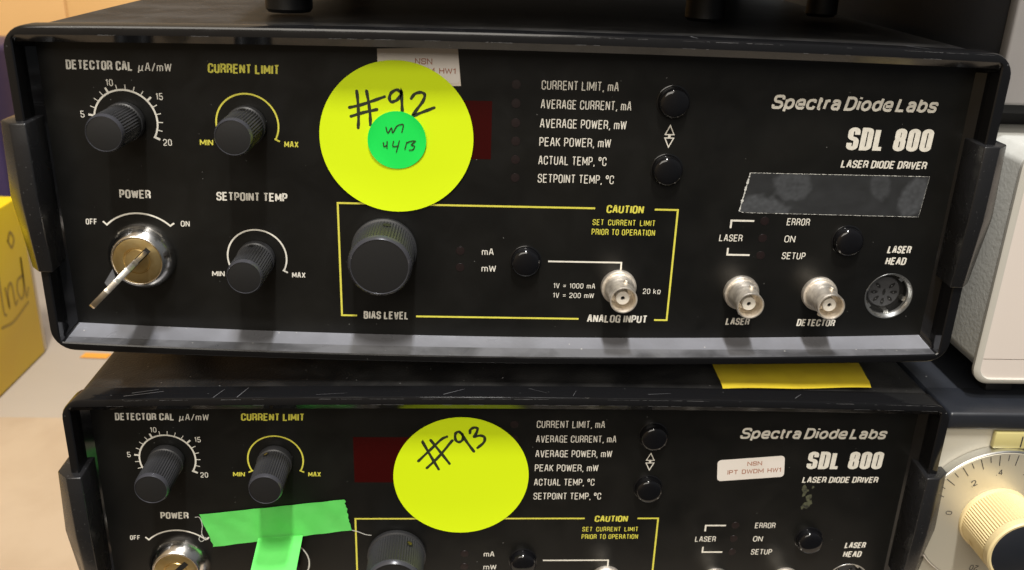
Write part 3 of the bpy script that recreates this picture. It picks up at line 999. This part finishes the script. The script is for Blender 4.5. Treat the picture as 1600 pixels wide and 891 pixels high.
for (a, c_, wd, am) in edges:
    A, Bv = Vector(a), Vector(c_)
    n = int((Bv - A).length * 5)
    pts, wv = [], []
    nr = Vector((-(Bv - A).y, (Bv - A).x)).normalized()
    for i in range(n + 1):
        p = A.lerp(Bv, i / n) + nr * .10 * noise.noise(Vector((i * .45, wd * 30, 2)))
        pts.append((p.x, p.y))
        wv.append(max(.12, am * (.75 + 1.2 * noise.noise(Vector((i * .33, wd * 77, 5))) + .5 * random.uniform(-1, 1))))
    ribbon(b, pts, wd, -.22, wvar=wv)
b.build('ragged_edge', M['fray'], tp, smooth=0)


def sheet(b, quad, nu, nv, yfun, mi=0, thick=.12):
    """grid between four corners (a bottom-left, b bottom-right, c top-right, d top-left) with depth yfun(u,v)"""
    a, c, d, e = [Vector(q) for q in quad]
    vs = []
    for j in range(nv + 1):
        for i in range(nu + 1):
            u, v = i / nu, j / nv
            p = a.lerp(c, u).lerp(e.lerp(d, u), v)
            vs.append((p.x, yfun(u, v), p.y))
    fs = [(j * (nu + 1) + i, j * (nu + 1) + i + 1, (j + 1) * (nu + 1) + i + 1, (j + 1) * (nu + 1) + i) for j in range(nv) for i in range(nu)]
    b.add(vs, fs, mi)


# green tape on the lower unit: a flat strip, and one hanging over the knob below it
b = MB()
Lp = [(-51.3, -11.9), (-52.0, -8.5), (-53.0, -4.3), (-54.3, -1.5), (-54.8, 2.0)]
Rp = [(-1.3, -4.7), (-2.0, -1.0), (-2.6, 2.0), (-3.1, 5.1), (-3.7, 8.3)]
nu, nv = 40, 16
vs = []
for j in range(nv + 1):
    for i in range(nu + 1):
        u, v = i / nu, j / nv
        k = v * 4
        i0 = min(3, int(k))
        l = Vector(Lp[i0]).lerp(Vector(Lp[i0 + 1]), k - i0)
        r = Vector(Rp[i0]).lerp(Vector(Rp[i0 + 1]), k - i0)
        p = l.lerp(r, u)
        jag = .75 * noise.noise(Vector((j * 1.7, 4, 1 + i))) * (1 if i in (0, nu) else 0)
        z = p.y - (1 - v) * 1.1 * math.exp(-((u - .16) / .22) ** 2) * -0.0
        y = -.24 - .16 * math.sin(u * 17 + v * 3) ** 2 - .35 * abs(noise.noise(Vector((u * 7, v * 1.6, 3))))  - .5 * max(0, .12 - v) - .4 * max(0, u - .9) * 4 * (1 - v)
        vs.append((p.x + jag, y, z))
b.add(vs, [(j * (nu + 1) + i, j * (nu + 1) + i + 1, (j + 1) * (nu + 1) + i + 1, (j + 1) * (nu + 1) + i) for j in range(nv) for i in range(nu)])
gt = b.build('masking_tape', M['gtape'], unit2, smooth=60)
gt["label"] = "wide strip of green tape across the panel"
b = MB()
ribbon(b, smooth_path([(-56.5, .9), (-54.9, .8), (-54.2, -2.4), (-54.7, -6.0), (-53.9, -8.3), (-55.1, -9.5), (-55.9, -8.4), (-54.9, -6.6), (-54.3, -7.6)]), .22, -.45)
ribbon(b, smooth_path([(-53.6, -7.6), (-53.0, -8.6), (-52.2, -7.8)]), .25, -.47)
ribbon(b, smooth_path([(-1.5, -4.7), (.8, -5.4), (3.4, -6.6), (5.6, -7.0)]), .28, -.45)
b.build('loose_thread', M['fray'], gt, smooth=0)
b = MB()
sheet(b, [(-35.0, -30.0), (-19.8, -30.4), (-18.9, -6.2), (-34.9, -7.6)], 14, 40,
      lambda u, v: -(.55 + 18.9 * max(0.0, min(1.0, (0.97 - v) / .20)) ** 0.92) - .35 * math.sin(u * 3.1) ** 2 - .5 * abs(noise.noise(Vector((u * 2.5, v * 6, 6)))))
gt2 = b.build('masking_tape', M['gtape'], unit2, smooth=60)
gt2["label"] = "strip of green tape hanging over the knob"

# yellow tape on top of the lower case, in the shade of the upper unit
b = MB()
vs = []
for j in range(13):
    for i in range(31):
        u, v = i / 30, j / 12
        lo = Vector((130.0, -9.3)).lerp(Vector((183.0, -7.4)), u)
        hi = Vector((131.0, 16.0)).lerp(Vector((187.0, 18.0)), u)
        p = lo.lerp(hi, v)
        if i == 30:
            p.x += .5 * noise.noise(Vector((j * 1.3, 2, 8)))
        vs.append((p.x - 3.0, p.y + 7.2, 55.2 + .2 * math.sin(u * 9) * (1 - v) - .5 * abs(u - .0) * .6 - (.6 if j == 0 else 0)))
b.add(vs, [(j * 31 + i, j * 31 + i + 1, (j + 1) * 31 + i + 1, (j + 1) * 31 + i) for j in range(12) for i in range(30)])
yt = b.build('yellow_tape', M['ytape'], unit2, smooth=60)
yt["label"] = "strip of yellow tape on top of the case"

# dull adhesive residue below the lower unit's name line
b = MB()
for k in range(15):
    cx, cz = random.gauss(163.6, 1.6), random.uniform(4.2, 14.0)
    r = random.uniform(.3, 1.2)
    pts = [(cx + r * random.uniform(.5, 1.1) * math.cos(a), cz + 1.5 * r * random.uniform(.5, 1.1) * math.sin(a)) for a in [2 * math.pi * q / 9 for q in range(9)]]
    b.poly(pts, -.05 - .0012 * k)
rs = b.build('adhesive_residue', M['residue'], unit2, smooth=0)
rs["label"] = "pale patch of adhesive residue under the name line"

# ------------------------------------------------------------------ scratches and painted edge highlights on the bezels
def scratches_and_glints(root, scr, seed):
    rnd = random.Random(seed)
    b = MB()
    for (x0, ya, x1, yb, w) in scr:      # scratches on the flat top of the bezel
        d = Vector((x1 - x0, yb - ya)).normalized()
        n_ = Vector((-d.y, d.x)) * w / 2
        z = lambda x: 53.6 + 1.9 * bow(x) + .03
        b.add([(x0 + n_.x, ya + n_.y, z(x0)), (x0 - n_.x, ya - n_.y, z(x0)), (x1 - n_.x * .4, yb - n_.y * .4, z(x1)), (x1 + n_.x * .4, yb + n_.y * .4, z(x1))], [(0, 1, 2, 3)])
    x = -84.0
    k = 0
    while x < 196:                       # pale broken dashes, a highlight painted along the front edges
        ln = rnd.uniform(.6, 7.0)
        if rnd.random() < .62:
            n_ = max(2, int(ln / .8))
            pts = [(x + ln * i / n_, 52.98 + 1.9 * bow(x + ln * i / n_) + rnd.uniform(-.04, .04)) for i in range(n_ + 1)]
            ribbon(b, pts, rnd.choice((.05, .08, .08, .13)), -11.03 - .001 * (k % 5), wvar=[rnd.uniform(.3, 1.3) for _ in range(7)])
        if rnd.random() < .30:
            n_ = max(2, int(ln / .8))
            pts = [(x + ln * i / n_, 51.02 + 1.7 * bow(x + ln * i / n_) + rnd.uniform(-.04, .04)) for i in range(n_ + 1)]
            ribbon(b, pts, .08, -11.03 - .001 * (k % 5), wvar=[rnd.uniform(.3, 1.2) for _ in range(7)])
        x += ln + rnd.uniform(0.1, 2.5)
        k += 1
    o = b.build('scratch_and_glint', M['scratchglint'], [c for c in root.children if c.name.startswith('bezel')][0], smooth=0)
    return o


scratches_and_glints(unit1, [(107.5, -4.0, 108.6, -9.0, .45), (174.0, -3.2, 178.6, -9.2, .4), (60, -4, 66, -9.5, .12), (-20, -5, -4, -6.5, .12), (14, -6, 40, -6.8, .1), (-60, -6, -52, -7, .2)], 3)
scratches_and_glints(unit2, [(-43.0, -10.6, -40.6, -5.0, .22), (-35.4, -10.6, -33.0, -4.0, .25), (31.5, -9.0, 38.5, -5.2, .25), (74.5, -9.6, 76.0, -5.6, .12), (-10, -9, 0, -8, .1), (100, -8, 108, -7, .15), (150, -9, 153, -6, .2), (60, -4.6, 66, -7.8, .1), (-72, -9, -60, -6, .3), (-70, -7, -62, -4.6, .25)], 5)

# ------------------------------------------------------------------ the key in the upper unit's switch
key = thing('key', "small flat nickel key sticking out of the upper unit's key switch", 'key', W(POW[0], -5.2, POW[1]))
dk = Vector((.7071, .7071))
nk = Vector((-.7071, .7071))


def key_plate(b, prof, th):
    """prof: (along slot, out of panel) outline in the key's own plane, thickness th"""
    n = len(prof)
    vs = []
    for s in (-1, 1):
        for e, h in prof:
            p = dk * e + nk * (s * th / 2)
            vs.append((p.x, -(h - 5.2), p.y))
    b.add(vs, [tuple(range(n)), tuple(range(n, 2 * n))] + [(k, (k + 1) % n, n + (k + 1) % n, n + k) for k in range(n)])


b = MB()
key_plate(b, [(-3.6, 4.0), (4.4, 4.0), (4.4, 16.5), (3.0, 16.6), (-3.6, 16.6)], 1.35)
b.build('blade', M['keymetal'], key, bevel=(.18, 2))
b = MB()
key_plate(b, [(-4.6, 16.4), (5.3, 16.4), (5.3, 18.6), (7.6, 19.6), (8.3, 23.6), (7.2, 26.2), (4.2, 28.6), (3.6, 29.9), (0.2, 30.4), (-0.4, 30.9), (-4.6, 30.9), (-7.2, 30.4), (-8.8, 28.6), (-9.4, 25.5), (-8.6, 22.0), (-6.0, 18.6)], 1.75)
b.build('bow', M['keymetal'], key, bevel=(.22, 2))
b = MB()
vs = []
for e, h, s in ((3.6, 28.3, .9), (0.4, 29.4, .9), (0.6, 29.0, 2.2), (4.2, 26.4, 3.3)):
    p = dk * e + nk * s
    vs += [(p.x, -(h - 5.2), p.y), (p.x, -(h - 5.2) + .25, p.y)]
b.add(vs, [(0, 2, 4, 6), (1, 7, 5, 3), (0, 1, 3, 2), (2, 3, 5, 4), (4, 5, 7, 6), (6, 7, 1, 0)])
b.build('tag', M['darkcase'], key, smooth=0)

# ------------------------------------------------------------------ instrument standing on the upper unit
Z1 = 54.8
top = thing('dark_instrument', "dark instrument standing on black rubber feet on top of the upper driver", 'instrument', W(80, 20, Z1))


def rel(o):
    """convert upper-frame millimetres to the thing's own millimetres"""
    l = o.location / MM
    return (l.x, l.y, l.z - ZT)


def part_box(root, name, m, x0, x1, y0, y1, z0, z1, bevel=None):
    o = rel(root)
    b = MB()
    b.box(x0 - o[0], x1 - o[0], y0 - o[1], y1 - o[1], z0 - o[2], z1 - o[2])
    return b.build(name, m, root, bevel=bevel, smooth=40)


part_box(top, 'case', M['darkcase'], -30, 196, 5, 262, Z1 + 14.6, Z1 + 110, (2, 3))
for fx, fy, r in ((-19.6, 39.5, 7.8), (124.5, 51.5, 7.0), (-19.6, 225, 7.8), (178, 84, 6.0), (178, 225, 7.0)):
    o = rel(top)
    b = MB()
    vs = []
    for rr, z in ((r, Z1 + 14.7), (r, Z1 + 1.2), (r - .9, Z1 + .05)):
        vs += [(fx - o[0] + rr * math.cos(2 * math.pi * k / 36), fy - o[1] + rr * math.sin(2 * math.pi * k / 36), z - o[2]) for k in range(36)]
    b.add(vs, [(i * 36 + k, i * 36 + (k + 1) % 36, (i + 1) * 36 + (k + 1) % 36, (i + 1) * 36 + k) for i in range(2) for k in range(36)] + [tuple(range(72, 108))])
    b.build('foot', M['foot'], top)

# ------------------------------------------------------------------ right-hand stack
# bottom: instrument with the big ivory dial knob
TB = -178.0
dial = thing('dial_instrument', "cream fronted instrument with a large ivory dial knob and dark blue frame", 'instrument', W(270, -12, TB))
part_box(dial, 'case', M['navy'], 209.0, 420, 4, 250, TB + 8, -67.2, (1.5, 2))
part_box(dial, 'top_rail', M['navy'], 208.4, 422, -13.5, 6, -73.2, -66.6, (1.2, 3))
part_box(dial, 'side_rail', M['navy'], 208.5, 209.0, 3, 250, TB + 9, -73.4, (.6, 2))
part_box(dial, 'front_panel', M['dialcream'], 209.1, 420, -11, 3.9, TB + 9, -73.3)
for fx in (228, 404):
    for fy in (20, 230):
        part_box(dial, 'foot', M['foot'], fx - 8, fx + 8, fy - 8, fy + 8, TB + .1, TB + 8.2, (1, 2))
DC = (232.5, -108.5)
YD = -14.2
o = rel(dial)
b = MB()
b.lathe([(28.0, -2.9), (28.0, .6), (27.6, .9)], DC[0] - o[0], DC[1] - o[2], 120, y0=(YD + .0) - o[1])
rim = b.build('dial_rim', M['silver'], dial)
b = MB()
b.lathe([(27.3, .95), (27.2, 1.05), (12.0, 1.05)], DC[0] - o[0], DC[1] - o[2], 120, y0=YD - o[1])
disc = b.build('dial_disc', M['dial'], dial)
tn = M['dial'].node_tree.nodes.new("ShaderNodeTangent")
tn.direction_type = 'RADIAL'
tn.axis = 'Y'
b = MB()
ys = YD - 1.14 - o[1]


def dpol(r, a):
    return (DC[0] - o[0] + r * math.cos(math.radians(a)), DC[1] - o[2] + r * math.sin(math.radians(a)))


for k in range(-8, 22):
    a = 156.0 - 7.2 * k
    lng = (k % 2 == 0)
    if k >= 0:
        ribbon(b, [dpol(26.6, a), dpol(22.4 if lng else 24.2, a)], .30, ys)
b.build('scale_ticks', M['ink'], disc, smooth=0)
for s, a, rr in (('.2', 126.5, 18.4), ('.4', 97.5, 19.6), ('.6', 68.5, 20.6), ('.8', 40.0, 20.0), ('0', 172.0, 17.4), ('20', -97.5, 21.8)):
    cx, cz = dpol(rr, a)
    al = math.radians(a - 90)
    w = 1.55 * len(s) if s[0] != '.' else 2.3
    b = MB()

    def spin(x, z, cx=cx, cz=cz, al=al):
        return (cx + x * math.cos(al) - z * math.sin(al), cz + x * math.sin(al) + z * math.cos(al))
    text(b, s, -w / 2, w / 2, -1.2, 2.4, .27, y=ys, xf=spin, gap=.16)
    b.build('dial_numeral', M['ink'], disc, smooth=0)
b = MB()
b.lathe([(12.9, 1.1), (12.9, 2.2), (12.5, 2.6), (12.5, 2.7), (12.5, 17.6), (12.5, 17.7), (12.6, 18.2), (12.5, 20.2), (12.0, 20.8), (11.5, 20.7)], DC[0] - o[0], DC[1] - o[2], 150, y0=YD - o[1], knurl=(3, 4, .38))
kn = b.build('ivory_knob', M['ivory'], dial, smooth=28)
b = MB()
b.lathe([(11.5, 20.6), (11.2, 20.75), (0.0001, 20.8)], DC[0] - o[0], DC[1] - o[2], 72, y0=YD - o[1])
b.build('end_cap', M['navy'], kn)
b = MB()
ux, uz = math.cos(math.radians(203)), math.sin(math.radians(203))
vs = [(DC[0] - o[0] + ux * 12.7 - uz * 1.1 * math.cos(q), YD - o[1] - 8.5 - 1.1 * math.sin(q), DC[1] - o[2] + uz * 12.7 + ux * 1.1 * math.cos(q)) for q in [2 * math.pi * k / 16 for k in range(16)]]
b.add(vs, [tuple(range(16))])
b.build('set_screw', M['brass'], kn, smooth=0)
part_box(dial, 'index_window', M['amber'], 226.4, 246, -13.4, -11.2, -80.6, -74.2, (.5, 2))
b = MB()
ribbon(b, [(236.2 - o[0], -75.6 - o[2]), (236.2 - o[0], -80.0 - o[2])], .5, -13.45 - o[1])
b.build('index_line', M['ink'], dial, smooth=0)

# middle: pale grey instrument with a textured side
grey = thing('grey_instrument', "pale grey instrument with a textured side and cream front, on the dark blue frame", 'instrument', W(300, 60, -66.5))
GX, GY, GB, GT = 219.5, -3.5, -60.5, 23.0
o = rel(grey)
b = MB()


def gsec(y, inset, zb):
    # cross-section with a bevelled lower edge
    r = []
    for x, z in ((GX + inset + 7.0, zb), (GX + inset, zb + 7.0), (GX + inset, GT - 4 - inset), (GX + inset + 4, GT - inset), (420, GT - inset), (420, zb)):
        r.append((x - o[0], y - o[1], z - o[2]))
    return r


s0, s1 = gsec(GY + 1.6, 0, GB + 1.5), gsec(230, 0, GB + 1.5)
n = 6
b.add(s0 + s1, [(k, (k + 1) % n, n + (k + 1) % n, n + k) for k in range(n)] + [tuple(range(n)), tuple(range(n, 2 * n))])
b.build('case', M['grey'], grey, bevel=(1.2, 3), smooth=40)
# front frame: a moulded ring with rounded corners round the recessed front panel
b = MB()


def rr_loop(x0, x1, z0, z1, r, y):
    pts = []
    for cx, cz, a0 in ((x1 - r, z1 - r, 0), (x0 + r, z1 - r, 90), (x0 + r, z0 + r, 180), (x1 - r, z0 + r, 270)):
        for i in range(9):
            a = math.radians(a0 + 90 * i / 8)
            pts.append((cx + r * math.cos(a) - o[0], y - o[1], cz + r * math.sin(a) - o[2]))
    return pts


loops = [rr_loop(GX - .1, 421, GB, GT, 6.0, GY + 1.9), rr_loop(GX - .1, 421, GB, GT, 6.0, GY + .7), rr_loop(GX + .7, 420, GB + .8, GT - 1, 5.4, GY), rr_loop(GX + 1.9, 418, GB + 1.9, GT - 3, 4.6, GY), rr_loop(GX + 2.3, 417.6, GB + 2.3, GT - 3.5, 4.2, GY + .8)]
nn = len(loops[0])
for l in loops:
    b.v += l
for i in range(len(loops) - 1):
    for k in range(nn):
        b.f.append((i * nn + k, (i + 1) * nn + k, (i + 1) * nn + (k + 1) % nn, i * nn + (k + 1) % nn))
        b.mi.append(0)
b.build('front_frame', M['offwhite'], grey, smooth=45)
part_box(grey, 'front_panel', M['front'], GX + 2.0, 418, GY + .7, GY + 4.5, GB + 9.6, GT - 3.2)
part_box(grey, 'lower_strip', M['front'], GX + 2.0, 418, GY + .75, GY + 4.5, GB + 2.1, GB + 9.25)
for fx in (234, 400):
    for fy in (8, 215):
        part_box(grey, 'foot', M['foot'], fx - 5, fx + 5, fy - 5, fy + 5, -66.45, GB + 2.0, (.8, 2))

# top: light grey instrument with a dark side
upr = thing('tall_instrument', "light grey instrument with a dark side, behind the upper driver's right corner", 'instrument', W(300, 80, 23.2))
part_box(upr, 'side_case', M['darkcase'], 219.0, 420, 24, 260, 45.5, 190, (1, 2))
part_box(upr, 'lower_pan', M['foot'], 222.0, 418, 28, 255, 29, 45.3)
part_box(upr, 'front_frame', M['lightgrey'], 218.0, 421, 17.5, 23.6, 33.5, 192, (1.2, 3))
for fx in (236, 400):
    for fy in (45, 235):
        part_box(upr, 'foot', M['foot'], fx - 7, fx + 7, fy - 7, fy + 7, 23.1, 29.2, (1, 2))

# ------------------------------------------------------------------ table and what stands on it at the left
b = MB()
b.box(-1400, 1200, -60, 900, -204, TB)
tt = b.build('table', M['table'], loc=(0, 0, ZT * MM), bevel=(3, 2))
tag(tt, None, None, 'structure')

card = MB()
card.box(-150, 150, -110, 108, 0, .9)
cd = card.build('cardboard_sheet', M['card'], loc=W(-160, 60, TB + .05), bevel=(.3, 1))
tag(cd, "flat sheet of tan cardboard lying on the table in front of the yellow box", 'cardboard')

yb = thing('yellow_box', "glossy yellow box with grey cursive print on its side, standing on the table", 'box', W(-300, 200, TB))
body = part_box(yb, 'carton', M['boxyellow'], -380, -225, 60, 250.5, TB + .6, -75.5, (1.2, 2))
part_box(yb, 'end_flap', M['boxedge'], -378, -225.6, 250.6, 254.5, TB + .6, -78, (.4, 1))
b = MB()
o = rel(yb)
ink = [[(205, -118), (212, -108), (211, -132), (213, -136)], [(217, -121), (218, -133), (219, -124), (223, -120), (225, -123), (225, -134), (228, -133)], [(238, -121), (232, -122), (230, -128), (233, -134), (238, -129), (240, -110), (239, -134), (243, -131)], [(206, -141), (220, -143), (240, -139)], [(229, -96), (233, -92), (236, -97), (232, -101), (229, -96)]]
for i, st in enumerate(ink):
    p = smooth_path(st)
    t = MB()
    ribbon(t, p, 1.7, 0, caps=True)
    b.add([(-224.93 - .01 * i - o[0] + .07, x - o[1], z - o[2]) for x, y, z in t.v], t.f)
b.build('box_print', M['boxprint'], yb, smooth=0)

cab = thing('wooden_cabinet', "orange-brown wooden cabinet in the blurred background at left", 'cabinet', W(-500, 640, TB))
part_box(cab, 'body', M['wood'], -900, -160, 640, 900, TB + .5, 112, (3, 2))
part_box(cab, 'door', M['wood'], -640, -342.6, 632, 639.5, TB + 30, 104, (3, 2))
part_box(cab, 'door', M['wood'], -342, -165, 630, 639.5, TB + 30, 104, (3, 2))

pb = thing('storage_bin', "dark purple plastic bin standing behind the yellow box", 'bin', W(-360, 430, TB))
part_box(pb, 'tub', M['purple'], -430, -303.5, 395, 480, TB + .5, -12, (4, 3))
part_box(pb, 'label', M['paper'], -360, -303.8, 393.6, 394.9, -62, -44)

sc = MB()
sc.poly([(-9, -3), (8, -4), (9, 3), (-8, 4)], 0)
sc.v = [(x, z, .3) for x, y, z in sc.v]
so = sc.build('paper_scrap', M['orange'], loc=W(-192, 246, TB + .3), smooth=0)
tag(so, "small orange paper scrap on the table behind the lower driver", 'paper scrap')
